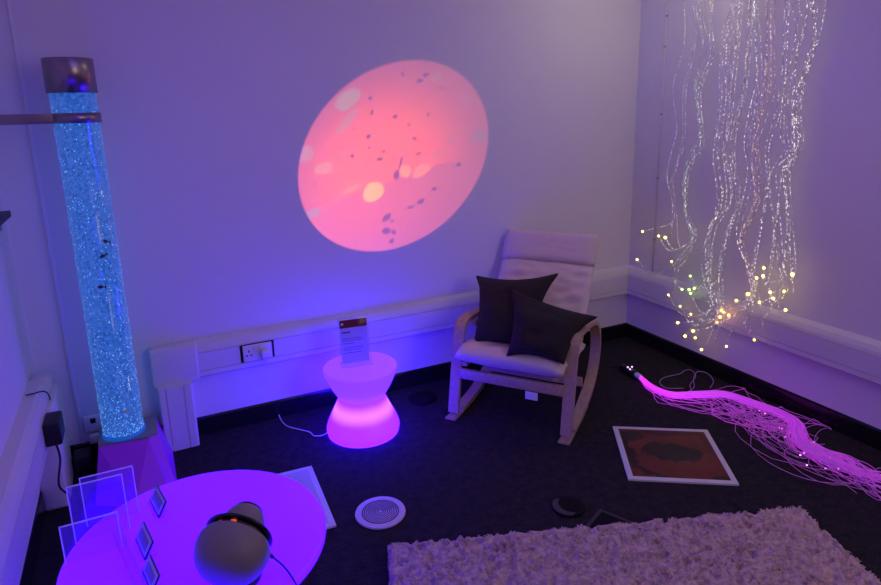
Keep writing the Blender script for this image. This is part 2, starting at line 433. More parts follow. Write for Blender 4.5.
# sign holder on the stool
sg = thing('sign_holder', 'clear stand with printed notice and dark red heading on the glowing stool', 'sign', (-2.261, -.370, .3925), math.radians(-7))
lean = Matrix.Rotation(math.radians(-8), 4, 'X')
MB().box((-.084, -.035, 0), (.084, .045, .003), .001).build('foot', M['acrylic'], sg)
MB().box((-.085, -.0032, .004), (.085, .0, .262), .0008, mat=lean).build('front_sheet', M['sign_acrylic'], sg)
MB().box((-.085, .0035, .004), (.085, .0065, .262), .0008, mat=lean).build('back_sheet', M['sign_acrylic'], sg)
nt_ = MB().box((-.074, .0006, .012), (.074, .0030, .248), mat=lean)
pm, pn, pbn = newmat('paper'); pbn.inputs['Base Color'].default_value = (.75, .73, .78, 1)
tl_ = pn.nodes.new('ShaderNodeBsdfTranslucent'); tl_.inputs['Color'].default_value = (.75, .73, .78, 1)
mxs = pn.nodes.new('ShaderNodeMixShader'); mxs.inputs[0].default_value = .6
pn.links.new(pbn.outputs[0], mxs.inputs[1]); pn.links.new(tl_.outputs[0], mxs.inputs[2]); pn.links.new(mxs.outputs[0], pn.nodes['Material Output'].inputs['Surface'])
nt_.build('notice_paper', pm, sg)
MB().box((-.074, .0000, .205), (.074, .0018, .248), mat=lean).build('heading_band', pbr('dark red print', (.22, .008, .018, 1), .6), sg)
ink = pbr('printed ink', (.16, .13, .22, 1), .7)
def text(body, size, loc, mat, parent, name, rot=None):
    c = bpy.data.curves.new(name, 'FONT'); c.body = body; c.size = size; c.extrude = .0002
    o = bpy.data.objects.new(name, c); COL.objects.link(o); o.data.materials.append(mat)
    o.parent = parent; o.matrix_local = rot @ Matrix.Translation(loc) @ Matrix.Rotation(PI / 2, 4, 'X')
    return o
lines = MB()
for zz, w in ((.176, .045), (.145, .10), (.133, .11), (.118, .06), (.095, .11), (.083, .11), (.066, .10)):
    lines.box((-.064, .0002, zz), (-.064 + w, .0012, zz + (.008 if zz > .17 else .003)), mat=lean)
lines.build('printed_text', ink, sg)
MB().ball((-.060, .0002, .227), .007, 2, (1, .12, 1)).build('round_emblem', M['white_plastic'], sg).matrix_local = lean

# ------------------------------------------------------------------ rocking chair
CH = (-1.556, -.767, 0); CR = -.908
ch = thing('rocking_chair', 'bentwood rocking chair with beige cushions in front of the back wall', 'rocking chair', CH, CR)
prof = [(.030, .030), (.055, .16), (.09, .32), (.118, .43), (.135, .488), (.165, .522), (.215, .535), (.32, .530), (.46, .512), (.58, .482), (.665, .43),
        (.71, .35), (.712, .26), (.675, .175), (.60, .108), (.49, .062), (.36, .032), (.22, .018), (.09, .014)]
def ribbon(mb, pts, x0, x1, th, closed):
    P = [Vector((0, p[0], p[1])) for p in pts]; n = len(P); vs = []
    for i in range(n):
        t = (P[(i + 1) % n] - P[i - 1]) if closed else (P[min(i + 1, n - 1)] - P[max(i - 1, 0)])
        t.normalize(); nn = Vector((0, -t.z, t.y)) * (th / 2)
        a, b = P[i] + nn, P[i] - nn
        vs += [(x0, a.y, a.z), (x1, a.y, a.z), (x1, b.y, b.z), (x0, b.y, b.z)]
    fs = []
    for i in range(n if closed else n - 1):
        j = (i + 1) % n
        for k in range(4):
            l = (k + 1) % 4; fs.append((i * 4 + k, i * 4 + l, j * 4 + l, j * 4 + k))
    if not closed: fs += [(0, 1, 2, 3), ((n - 1) * 4 + 3, (n - 1) * 4 + 2, (n - 1) * 4 + 1, (n - 1) * 4)]
    mb.add(vs, fs, True); return mb
def smooth2(pts, per=5, closed=True):
    P = [Vector((p[0], p[1], 0)) for p in pts]
    if closed:
        ext = [P[-1]] + P + [P[0], P[1]]
        out = []
        for i in range(1, len(ext) - 2):
            a, b, c, d = ext[i - 1:i + 3]
            for k in range(per):
                t = k / per
                out.append(.5 * ((2 * b) + (c - a) * t + (2 * a - 5 * b + 4 * c - d) * t * t + (3 * b - a - 3 * c + d) * t ** 3))
    else: out = catmull([(p[0], p[1], 0) for p in pts], per)
    return [(q.x, q.y) for q in out]
for s in (-1, 1):
    x0, x1 = (.298, .358) if s > 0 else (-.358, -.298)
    fr = MB(); ribbon(fr, smooth2(prof[:-1] + [(.10, .0165)], 5, False), x0, x1, .027, False)
    autosmooth(fr.build('side_frame', M['wood'], ch), 50)
    rk = MB(); ribbon(rk, smooth2([(-.022, .0105), (.06, .0065), (.20, .0075), (.32, .0140), (.42, .0260)], 5, False), x0, x1, .011, False)
    autosmooth(rk.build('rocker_runner', M['wood'], ch), 50)
    MB().box((s * .298 - (.028 if s > 0 else 0), .14, .42), (s * .298 + (0 if s > 0 else .028), .60, .45), .004, mat=Matrix.Translation((0, 0, .115)) @ Matrix.Rotation(math.radians(-12), 4, 'X')).build('seat_rail', M['wood'], ch)
MB().box((-.298, .050, .235), (.298, .074, .295), .004).build('front_crossbar', M['wood'], ch)
MB().box((-.298, .50, .095), (.298, .522, .150), .004).build('rear_crossbar', M['wood'], ch)
# seat and back carrier: two bent stiles with slats
stile = smooth2([(.035, .335), (.20, .322), (.38, .300), (.48, .30), (.535, .325), (.575, .395), (.66, .55), (.77, .75), (.855, .905)], 5, False)
for s in (-1, 1):
    c = s * .262
    autosmooth(ribbon(MB(), stile, c - .016, c + .016, .022, False).build('carrier_stile', M['wood'], ch), 50)
for (y, z, a) in ((.10, .340, -6), (.22, .328, -6), (.34, .315, -8), (.62, .455, 63), (.69, .585, 63), (.755, .705, 63), (.82, .825, 63)):
    MB().box((-.25, -.025, -.006), (.25, .025, .006), .002, mat=Matrix.Translation((0, y, z)) @ Matrix.Rotation(math.radians(a), 4, 'X')).build('slat', M['wood'], ch)

def cushion(mb, w, path, th, power=3.5, seam=0, nu=28, wr=0.0, sd=0.0):
    """stuffed pad: width w, centre line path (y,z) list, thickness th"""
    P = [Vector((0, p[0], p[1])) for p in path]; n = len(P)
    vs = []; fs = []
    for side in (1, -1):
        for i in range(n):
            t = (P[min(i + 1, n - 1)] - P[max(i - 1, 0)]).normalized(); nn = Vector((0, -t.z, t.y))
            v = 2 * i / (n - 1) - 1
            for k in range(nu + 1):
                u = 2 * k / nu - 1
                prof_ = max(0.0, (1 - abs(u) ** power) * (1 - abs(v) ** (power * 1.6))) ** .5
                d = th / 2 * prof_
                if wr: d += wr * prof_ * mnoise.noise(Vector((u * 3 + sd, v * 7, side * 3.0)))
                x = u * w / 2 * (1 - .012 * v * v)
                q = P[i] + nn * (d * side)
                vs.append((x, q.y, q.z))
    m = nu + 1
    for sdx in (0, 1):
        o = sdx * n * m
        for i in range(n - 1):
            for k in range(nu):
                f = (o + i * m + k, o + i * m + k + 1, o + (i + 1) * m + k + 1, o + (i + 1) * m + k)
                fs.append(f if sdx == 0 else f[::-1])
    mb.add(vs, fs, True); return mb
def merge(o, d=.0006):
    bm = bmesh.new(); bm.from_mesh(o.data); bmesh.ops.remove_doubles(bm, verts=bm.verts, dist=d)
    bmesh.ops.recalc_face_normals(bm, faces=bm.faces); bm.to_mesh(o.data); bm.free(); return o
seatp = smooth2([(.005, .374), (.05, .396), (.14, .402), (.26, .388), (.38, .366), (.47, .352), (.52, .36)], 6, False)
merge(cushion(MB(), .625, seatp, .105, 5, wr=.01).build('seat_cushion', M['cushion'], ch))
bk0, bk1 = Vector((0, .50, .375)), Vector((0, .752, .785))
def backpath(a, b, n=26, bow=.0): return [((a + (b - a) * (i / n)).y - bow * math.sin(PI * i / n), (a + (b - a) * (i / n)).z) for i in range(n + 1)]
merge(cushion(MB(), .595, backpath(bk0, bk1, 26, .01), .085, 5, wr=.03, sd=2.3).build('back_cushion', M['cushion'], ch))
merge(cushion(MB(), .60, backpath(Vector((0, .742, .778)), Vector((0, .838, .955)), 18, .0), .095, 5, wr=.003, sd=5).build('headrest_cushion', M['cushion'], ch))
tg = MB().box((.095, .042, .190), (.165, .044, .236), .0005).build('care_tag', M['white_plastic'], ch); tg['label'] = 'white care tag'

# dark pillows: inflated patch between four corner points (chair coordinates), with a flange
def pillow(name, label, TL, TR, BL, BR, th, nrm, sd):
    o = thing(name, label, 'cushion', CH, CR, 'dark scatter cushions on the rocking chair')
    TL, TR, BL, BR, N = [Vector(p) for p in (TL, TR, BL, BR, nrm)]; N.normalize()
    n = 30; vs = []; fs = []
    cen = (TL + TR + BL + BR) / 4
    for side in (1, -1):
        for i in range(n + 1):
            for k in range(n + 1):
                u, v = 2 * k / n - 1, 2 * i / n - 1
                # pull the sides in between the corners
                uu = u * (1 - .19 * (1 - v * v) ** 1.0 * abs(u) ** 2); vv = v * (1 - .16 * (1 - u * u) * abs(v) ** 2)
                a, b = (uu + 1) / 2, (vv + 1) / 2
                p = (BL * (1 - a) + BR * a) * (1 - b) + (TL * (1 - a) + TR * a) * b
                e = max(0, (1 - u * u) * (1 - v * v))
                d = th / 2 * (e ** .42) * (1 if e > .06 else (e / .06) ** .5)
                w = mnoise.noise(Vector((u * 1.8 + sd, v * 1.8, 0))) * .018 * (e ** .3) + mnoise.noise(Vector((u * 4 + sd, v * 5, 1))) * .006
                vs.append(p + N * (d * side + w * (1 if side > 0 else .6) + .0012 * side))
    m = n + 1
    for s_ in (0, 1):
        q = s_ * m * m
        for i in range(n):
            for k in range(n):
                f = (q + i * m + k, q + i * m + k + 1, q + (i + 1) * m + k + 1, q + (i + 1) * m + k)
                fs.append(f if s_ == 0 else f[::-1])
    rim = [k for k in range(m)] + [i * m + n for i in range(1, m)] + [n * m + k for k in range(n - 1, -1, -1)] + [i * m for i in range(n - 1, 0, -1)]
    for a, b in zip(rim, rim[1:] + rim[:1]): fs.append((a, b, b + m * m, a + m * m))
    MB().add(vs, fs, True).build('pillow_cover', M['dark_fabric'], o)
    MB().tube([tuple((Vector(vs[i]) + Vector(vs[i + m * m])) / 2) for i in rim], .0045, 6, closed=True).build('piping', M['dark_fabric'], o)
    return o
pillow('scatter_cushion', 'dark square cushion leaning on the chair back, left and behind',
       (-.375, .50, .715), (.135, .52, .775), (-.240, .120, .425), (.10, .10, .435), .24, (0, -.93, .36), 1.0)
pillow('scatter_cushion', 'dark square cushion slumped over the right chair arm, in front',
       (-.095, .320, .730), (.405, .34, .600), (.005, .005, .440), (.310, .010, .442), .22, (.05, -.88, .45), 6.0)

# ------------------------------------------------------------------ fibre-optic curtain on the right wall
def fibre_mat():
    m = bpy.data.materials.new('sparkling fibre'); m.use_nodes = True; nt = m.node_tree; b = nt.nodes['Principled BSDF']
    b.inputs['Base Color'].default_value = (.62, .60, .62, 1); b.inputs['Roughness'].default_value = .25
    tc = nt.nodes.new('ShaderNodeTexCoord')
    v = nt.nodes.new('ShaderNodeTexVoronoi'); v.inputs['Scale'].default_value = 82
    nt.links.new(tc.outputs['Object'], v.inputs['Vector'])
    r = nt.nodes.new('ShaderNodeValToRGB')
    r.color_ramp.elements[0].position = .20; r.color_ramp.elements[0].color = (2.6, 2.6, 2.6, 1)
    r.color_ramp.elements[1].position = .44; r.color_ramp.elements[1].color = (.05, .05, .05, 1)
    nt.links.new(v.outputs['Distance'], r.inputs[0])
    a = nt.nodes.new('ShaderNodeAttribute'); a.attribute_name = 'glow'
    mu = nt.nodes.new('ShaderNodeMath'); mu.operation = 'MULTIPLY'
    nt.links.new(r.outputs[0], mu.inputs[0]); nt.links.new(a.outputs['Fac'], mu.inputs[1]); nt.links.new(mu.outputs[0], b.inputs['Emission Strength'])
    return m, b
FM = {}
for k, c in (('white', (1.0, .88, .84, 1)), ('green', (.70, .95, .72, 1)), ('orange', (1.0, .62, .50, 1)), ('yellow', (1.0, .88, .70, 1))):
    FM[k], b_ = fibre_mat(); b_.inputs['Emission Color'].default_value = c
TIPM = {'green': glow('green white tip', (.55, 1.0, .10, 1), 6), 'orange': glow('orange tip', (1.0, .42, .05, 1), 7), 'yellow': glow('warm white tip', (1.0, .74, .10, 1), 6)}
BASE = {
 'a': [(-0.431,2.345),(-0.449,2.224),(-0.443,2.043),(-0.388,1.871),(-0.381,1.776),(-0.431,1.583),(-0.385,1.362),(-0.381,1.227),(-0.429,1.107)],
 'b': [(-0.511,2.333),(-0.538,2.174),(-0.516,1.977),(-0.489,1.815),(-0.501,1.521),(-0.448,1.300),(-0.427,1.209),(-0.474,0.988)],
 'c': [(-0.583,2.323),(-0.591,2.207),(-0.625,2.106),(-0.609,1.951),(-0.581,1.832),(-0.625,1.628),(-0.642,1.526),(-0.591,1.419),(-0.550,1.265),(-0.567,1.069),(-0.638,0.880),(-0.552,0.739)],
 'd': [(-0.645,2.314),(-0.641,2.201),(-0.677,2.024),(-0.627,1.891),(-0.605,1.771),(-0.651,1.484),(-0.570,1.353),(-0.549,1.177),(-0.586,1.005),(-0.650,0.905),(-0.591,0.781)],
 'e': [(-0.827,2.287),(-0.784,2.146),(-0.783,1.921),(-0.790,1.728),(-0.773,1.530),(-0.774,1.388),(-0.833,1.158),(-0.765,0.947),(-0.761,0.705),(-0.834,0.479)],
 'f': [(-0.838,2.285),(-0.849,2.066),(-0.839,1.823),(-0.835,1.630),(-0.818,1.432),(-0.881,1.164),(-0.788,0.972),(-0.777,0.731),(-0.874,0.468)],
 'g': [(-0.916,2.274),(-0.922,2.005),(-0.913,1.764),(-0.876,1.573),(-0.881,1.396),(-0.939,1.171),(-0.888,0.968),(-0.864,0.707),(-0.896,0.497)],
 'h': [(-0.948,2.269),(-0.981,2.053),(-1.015,1.835),(-0.989,1.670),(-0.974,1.499),(-1.016,1.308),(-0.972,0.962),(-1.047,0.792),(-1.105,0.661)],
 'i': [(-1.011,2.260),(-1.030,2.084),(-1.046,1.834),(-1.015,1.632),(-1.034,1.444),(-1.078,1.237),(-0.992,0.986),(-1.033,0.809),(-1.097,0.638)],
 'j': [(-1.052,2.254),(-1.090,1.991),(-1.099,1.778),(-1.057,1.633),(-1.022,1.463),(-1.072,1.188),(-0.989,0.904),(-1.097,0.742),(-1.118,0.644)],
 'k': [(-1.131,2.242),(-1.140,2.072),(-1.154,1.865),(-1.137,1.652),(-1.094,1.485),(-1.124,1.299),(-1.104,0.986),(-1.082,0.779),(-1.090,0.594)],
 'l': [(-1.188,2.234),(-1.222,2.097),(-1.204,1.931),(-1.181,1.793),(-1.199,1.545),(-1.229,1.456),(-1.151,1.340),(-1.198,1.099),(-1.260,0.820),(-1.298,0.751)],
 'm': [(-1.244,2.225),(-1.248,2.111),(-1.217,1.981),(-1.224,1.757),(-1.252,1.511),(-1.208,1.381),(-1.200,1.175),(-1.190,0.982),(-1.191,0.784)],
 'n': [(-1.271,2.221),(-1.305,2.088),(-1.295,1.941),(-1.256,1.808),(-1.245,1.652),(-1.275,1.476),(-1.231,1.347),(-1.278,1.111),(-1.279,0.921),(-1.263,0.702)],
 'o': [(-1.333,2.212),(-1.327,2.118),(-1.305,2.006),(-1.270,1.842),(-1.262,1.670),(-1.299,1.513),(-1.249,1.366),(-1.287,1.112),(-1.331,0.817)]}
TIPS = [(-0.226,0.865),(-0.378,0.861),(-0.444,0.863),(-0.190,0.657),(-0.492,0.707),(-0.490,0.476),(-0.597,0.427),(-0.663,0.649),(-0.657,0.556),(-0.710,0.581),(-0.681,0.539),(-0.615,0.550),(-0.698,0.405),(-0.601,0.317),(-0.656,0.239),(-0.739,0.255),(-0.786,0.189),(-0.721,0.296),(-0.927,0.484),(-0.965,0.474),(-0.884,0.405),(-0.905,0.445),(-0.972,0.277),(-1.150,0.378),(-1.007,0.579),(-1.080,0.639),(-1.159,0.611),(-1.140,0.753),(-1.164,0.768),(-1.180,0.822),(-1.216,0.685),(-1.296,0.712),(-1.251,0.660),(-1.328,0.616),(-1.344,0.821),(-0.914,0.491)]
cu = thing('fibre_optic_curtain', 'hanging curtain of sparkling fibre optic strands with lit tips on right wall', 'light curtain', (0, -.85, 0))
YO = .85
rail = MB().box((-.09, -.65, 2.52), (-.01, .55, 2.60), .006).build('hanging_rail', M['white_plastic'], cu)
keys = list(BASE)
ends = {k: Vector((0,) + BASE[k][-1]) for k in keys}
plan = []
use = {k: 0 for k in keys}
for t in TIPS:
    T = Vector((0,) + t)
    k = min(keys, key=lambda q: (ends[q] - T).length + .07 * use[q])
    use[k] += 1; plan.append((k, t))
for k in keys:
    for _ in range(1):
        e = ends[k]; plan.append((k, None))
for n_, (k, t) in enumerate(plan):
    base = BASE[k]
    jy = rnd.uniform(-.017, .017); ph = rnd.uniform(0, 50); dep = rnd.uniform(.035, .095)
    amp = rnd.uniform(.008, .022)
    pts = [Vector((-dep, base[0][0] + jy * .8, 2.52))]
    for (y, z) in base:
        w = mnoise.noise(Vector((ph, z * 2.2, 0))) * amp
        d = dep + mnoise.noise(Vector((ph + 9, z * 2.0, 0))) * .02
        pts.append(Vector((-d, y + jy + w, z + rnd.uniform(-.02, .02))))
    if t is None:
        L = pts[-1]; t = (L.y + rnd.uniform(-.10, .10), L.z - rnd.uniform(.06, .25))
        tip_on = False
    else: tip_on = True
    L = pts[-1]; E_ = Vector((-.09 - rnd.uniform(0, .03), t[0], t[1]))
    dz = L.z - E_.z
    if dz < .10:           # the tip lies beside or above the strand: shorten, droop and flick up
        while len(pts) > 3 and pts[-1].z < E_.z - .04: pts.pop()
        L = pts[-1]
        mid = L.lerp(E_, .55) + Vector((-.025, 0, -.055 - .15 * abs(L.y - E_.y)))
        pts += [mid, E_]
    else:
        mid = L.lerp(E_, .6) + Vector((-.03, rnd.uniform(-.04, .04), -.02))
        pts += [mid, E_]
    P = resample(catmull(pts, 6), 74)
    zmin = .60
    P = [Vector((min(p.x, -.070 - .01 * (p.z < .58)), p.y, p.z)) for p in P]
    col = 'green' if k == 'c' else ('orange' if k in 'ij' else ('yellow' if k in 'dlmno' and n_ % 2 else 'white'))
    gl_ = rnd.uniform(.28, .80)
    att = [gl_ * (.8 if p.z > 1.2 else .95) for p in P]
    so_ = MB().tube([(p.x, p.y + YO, p.z) for p in P], rnd.uniform(.0017, .0026), 4, att=att).build('fibre_strand', FM[col], cu, attr='glow')
    if tip_on:
        tc_ = 'green' if (E_.z > .5 and -.72 < E_.y < -.6) else ('orange' if (-.98 < E_.y < -.87 and E_.z > .38) else 'yellow')
        MB().ball((E_.x, E_.y + YO, E_.z), rnd.uniform(.0065, .0105), 2).build('lit_tip', TIPM[tc_], so_)

wc = thing('wall_cable', 'thin pale cable running down the right wall beside the fibre curtain', 'cable', (0, -.240, .56))
MB().tube([(-.005, 0, 0), (-.005, 0, .9), (-.005, .002, 2.18)], .005, 8).build('cable_run', M['trunk'], wc)
for zz in (.24, .67, 1.10, 1.53, 1.72):
    MB().box((-.0115, -.008, zz - .006), (0, .008, zz + .006), .002).build('cable_clip', pbr('grey clip', (.45, .42, .45, 1), .5) if zz == .24 else bpy.data.materials['grey clip'], wc)

# ------------------------------------------------------------------ fibre-optic tail on the floor
fo = thing('fibre_optic_tail', 'bundle of glowing magenta fibre optic strands lying on the carpet', 'fibre optic light', (-.46, -.58, 0))
OX, OY = .46, .58
SPINE = [(-0.470,-0.650,.03),(-0.511,-0.757,.03),(-0.518,-0.864,.035),(-0.480,-0.946,.04),(-0.341,-1.008,.045),(-0.215,-1.080,.045),(-0.175,-1.209,.045),(-0.140,-1.398,.05),(-0.175,-1.508,.05),(-0.320,-1.645,.05),(-0.335,-1.794,.05),(-0.314,-2.015,.05),(-.30,-2.20,.05)]
sp_ = resample(catmull(SPINE, 8), 60)
def tail_mat(nm, col, s): return glow(nm, col, s, base=(.35, .30, .36, 1), rough=.3, attr='glow')
TM = tail_mat('magenta fibre', (.80, .022, 1.0, 1), 1.0)
TM2 = tail_mat('violet fibre', (.50, .022, .90, 1), 1.0)
spark = glow('magenta tip', (1.0, .25, 1.0, 1), 3.0)
def frame(i):
    t = (sp_[min(i + 1, 59)] - sp_[max(i - 1, 0)]); t.z = 0; t.normalize(); return Vector((-t.y, t.x, 0))
def wide(s):       # half width of the tidy core along the tail
    return .009 + .020 * min(1, s * 3.0) + .02 * s * s
def strand(kind):
    ph = rnd.uniform(0, 100); off = rnd.gauss(0, .5); off = max(-1.1, min(1.1, off))
    L = rnd.uniform(.78, 1.0) if kind == 'core' else rnd.uniform(.45, 1.0)
    start = rnd.uniform(.0, .12) if kind == 'core' else rnd.uniform(.03, .62)
    pts = []; att = []
    lift = rnd.uniform(0, 1); loop = rnd.uniform(.5, 1.0); side = 1.0 if rnd.random() < .86 else -1
    fr_ = rnd.uniform(1.5, 3.2)
    n = 84
    for j in range(n):
        s = L * j / (n - 1)
        fi = s * 59; i = min(58, int(fi)); q = sp_[i].lerp(sp_[i + 1], fi - i); N = frame(i)
        r = off * wide(s) + mnoise.noise(Vector((ph, s * 6, 0))) * .02 * min(1, s * 4)
        z = .008 + (.02 + .022 * lift) * (1 - abs(off) * .5)
        if kind == 'stray' and s > start:
            g = (s - start) / max(.05, L - start); k = min(1, g * 4)
            r += side * .20 * loop * k * (.25 + .75 * math.sin(min(1, g * 1.2) * PI))
            an = ph + g * fr_ * 2 * PI; cr = k * (.03 + .11 * loop * lift)
            q = q + Vector((math.cos(an) * cr, math.sin(an) * cr, 0)) + Vector((mnoise.noise(Vector((ph, g * 4, 5))), mnoise.noise(Vector((ph, g * 4, 8))), 0)) * .07 * k
            z = .006 + .05 * abs(mnoise.noise(Vector((ph, g * 5, 2)))) * (1 - .3 * g)
        if kind == 'core' and s > .55:
            g = (s - .55) / .45
            r += (mnoise.noise(Vector((ph, g * 3, 3))) * .26 + .03) * g
            z += .03 * g * mnoise.noise(Vector((ph, g * 5, 4)))
        p = q + N * (-r); p.z = max(.004, z); p.x = min(p.x, -.035)
        if s < .04:
            k = s / .04; c = Vector((-.470, -.650, .024)); p = (c + N * (-off * .012) + Vector((0, 0, (lift - .5) * .014))).lerp(p, k)
        pts.append((p.x + OX, p.y + OY, p.z))
        b = 1.35 * math.exp(-s * 3.6) + .30
        if kind == 'stray': b *= max(.42, 1 - max(0, s - start) * 3.0) * .85
        att.append(b)
    return pts, att
for n_ in range(96):
    kind = 'core' if n_ < 54 else 'stray'
    pts, att = strand(kind)
    o = MB().tube(pts, .0019 if kind == 'core' else .0016, 4, att=att).build('fibre_strand', TM if n_ % 3 else TM2, fo, attr='glow')
    if kind == 'stray' and n_ % 2:
        MB().ball(pts[-1], .0042, 2).build('lit_tip', spark, o)
mass = MB()
for n_ in range(34):
    pts, att = strand('core'); mass.tube(pts[::2] + [pts[-1]], .0017, 3, att=[a * .85 for a in att[::2] + [att[-1]]])
mo = mass.build('fibre_mass', TM2, fo, attr='glow'); mo['kind'] = 'stuff'
lp = [(-.500,-.80,.02),(-.44,-.90,.02),(-.324,-.917,.02),(-.258,-.857,.02),(-.150,-.80,.02),(-.10,-.752,.02),(-.082,-.696,.02),(-.13,-.69,.02),(-.187,-.710,.02),(-.322,-.704,.02),(-.399,-.746,.02),(-.419,-.82,.02),(-.33,-.875,.02)]
o = MB().tube([(p.x + OX, p.y + OY, p.z - .008) for p in catmull(lp, 8)], .0022, 5, att=[.07] * 97).build('stray_loop', TM2, fo, attr='glow'); o['label'] = 'dim looped strand'
lp = [(-.36,-.95,.03),(-.27,-.90,.02),(-.20,-.83,.03),(-.13,-.80,.05),(-.10,-.85,.05),(-.14,-.93,.04),(-.24,-.99,.04)]
MB().tube([(p.x + OX, p.y + OY, p.z) for p in catmull(lp, 8)], .0020, 5, att=[.09] * 49).build('stray_loop', TM2, fo, attr='glow')
def along(a, b):
    a, b = Vector(a), Vector(b); d = b - a
    return Matrix.Translation(a) @ d.to_track_quat('Z', 'Y').to_matrix().to_4x4(), d.length
mh, lh = along((-.460 + OX, -.500 + OY, .030), (-.468 + OX, -.612 + OY, .026))
MB().lathe([(0, 0), (.020, 0), (.024, .006), (.024, .03), (.021, .034), (.021, .075), (.025, .08), (.025, .108), (.018, .112), (0, .112)], 24, mh).build('connector', M['black_plastic'], fo)
mf, lf = along((-.468 + OX, -.610 + OY, .026), (-.472 + OX, -.655 + OY, .026))
MB().lathe([(0, 0), (.019, 0), (.020, .004), (.018, .042), (.014, .046), (0, .046)], 24, mf).build('ferrule', pbr('white ferrule', (.75, .7, .78, 1), .4), fo)
for dx, dy, dz in ((-.012, .045, .052), (.010, .03, .055), (-.015, .02, .048)):
    MB().ball((dx, dy, dz), .006, 2).build('indicator_light', glow('lilac light', (.75, .45, 1, 1), 1.6) if 'lilac light' not in bpy.data.materials else bpy.data.materials['lilac light'], fo)
MB().box((-.020, .065, .006), (.020, .115, .048), .006).build('plug_housing', M['black_plastic'], fo)
MB().tube(catmull([(.0, .115, .025), (-.02, .17, .008), (-.10, .20, .006), (-.20, .20, .006), (-.32, .30, .006)], 8), .004).build('power_lead', M['black_cable'], fo)

# ------------------------------------------------------------------ floor items
def liquid_mat(nm):
    m, nt, b = newmat(nm)
    tc = nt.nodes.new('ShaderNodeTexCoord')
    n = nt.nodes.new('ShaderNodeTexNoise'); n.inputs['Scale'].default_value = 9; n.inputs['Detail'].default_value = 6; n.inputs['Roughness'].default_value = .6
    nt.links.new(tc.outputs['Object'], n.inputs['Vector'])
    sb = nt.nodes.new('ShaderNodeVectorMath'); sb.operation = 'MULTIPLY_ADD'; sb.inputs[1].default_value = (.16, .16, 0); sb.inputs[2].default_value = (-.08, -.08, 0)
    nt.links.new(n.outputs['Color'], sb.inputs[0])
    av = nt.nodes.new('ShaderNodeVectorMath'); av.operation = 'ADD'
    nt.links.new(tc.outputs['Object'], av.inputs[0]); nt.links.new(sb.outputs[0], av.inputs[1])
    def blob(cx, cy, rx, ry, rot=0.0):
        mp = nt.nodes.new('ShaderNodeMapping'); mp.vector_type = 'TEXTURE'
        mp.inputs['Location'].default_value = (cx, cy, 0); mp.inputs['Scale'].default_value = (rx, ry, 1); mp.inputs['Rotation'].default_value = (0, 0, rot)
        nt.links.new(av.outputs[0], mp.inputs['Vector'])
        xy = nt.nodes.new('ShaderNodeVectorMath'); xy.operation = 'MULTIPLY'; xy.inputs[1].default_value = (1, 1, 0); nt.links.new(mp.outputs[0], xy.inputs[0])
        ln = nt.nodes.new('ShaderNodeVectorMath'); ln.operation = 'LENGTH'; nt.links.new(xy.outputs[0], ln.inputs[0])
        mr = nt.nodes.new('ShaderNodeMapRange'); mr.interpolation_type = 'SMOOTHSTEP'
        mr.inputs['From Min'].default_value = 1.08; mr.inputs['From Max'].default_value = .92
        nt.links.new(ln.outputs['Value'], mr.inputs['Value']); return mr.outputs[0]
    cur = None
    base = nt.nodes.new('ShaderNodeValToRGB')
    base.color_ramp.elements[0].position = .35; base.color_ramp.elements[0].color = (0.1098, 0.0154, 0.0110, 1)
    base.color_ramp.elements[1].position = .62; base.color_ramp.elements[1].color = (0.1734, 0.0273, 0.0175, 1)
    n2 = nt.nodes.new('ShaderNodeTexNoise'); n2.inputs['Scale'].default_value = 5; nt.links.new(tc.outputs['Object'], n2.inputs['Vector'])
    nt.links.new(n2.outputs['Fac'], base.inputs[0]); cur = base.outputs[0]
    for (cx, cy, rx, ry, rot), c in (((.02, .0, .155, .085, -.1), (0.0202, 0.0097, 0.0120, 1)), ((-.17, .15, .055, .06, 0), (0.0347, 0.0079, 0.0090, 1)), ((-.205, -.02, .02, .15, .0), (0.0289, 0.0062, 0.0080, 1)),
                                    ((-.15, -.185, .07, .025, -.5), (0.0289, 0.0062, 0.0080, 1)), ((.05, .20, .17, .03, 0), (0.0751, 0.0154, 0.0130, 1)), ((.2, -.2, .05, .018, 0), (0.0347, 0.0070, 0.0080, 1)), ((.21, .10, .03, .10, 0), (0.0925, 0.0176, 0.0140, 1))):
        mx = nt.nodes.new('ShaderNodeMix'); mx.data_type = 'RGBA'; mx.inputs['B'].default_value = c
        nt.links.new(blob(cx, cy, rx, ry, rot), mx.inputs['Factor']); nt.links.new(cur, mx.inputs['A']); cur = mx.outputs['Result']
    nt.links.new(cur, b.inputs['Base Color']); b.inputs['Roughness'].default_value = .45; b.inputs['Specular IOR Level'].default_value = .3
    return m
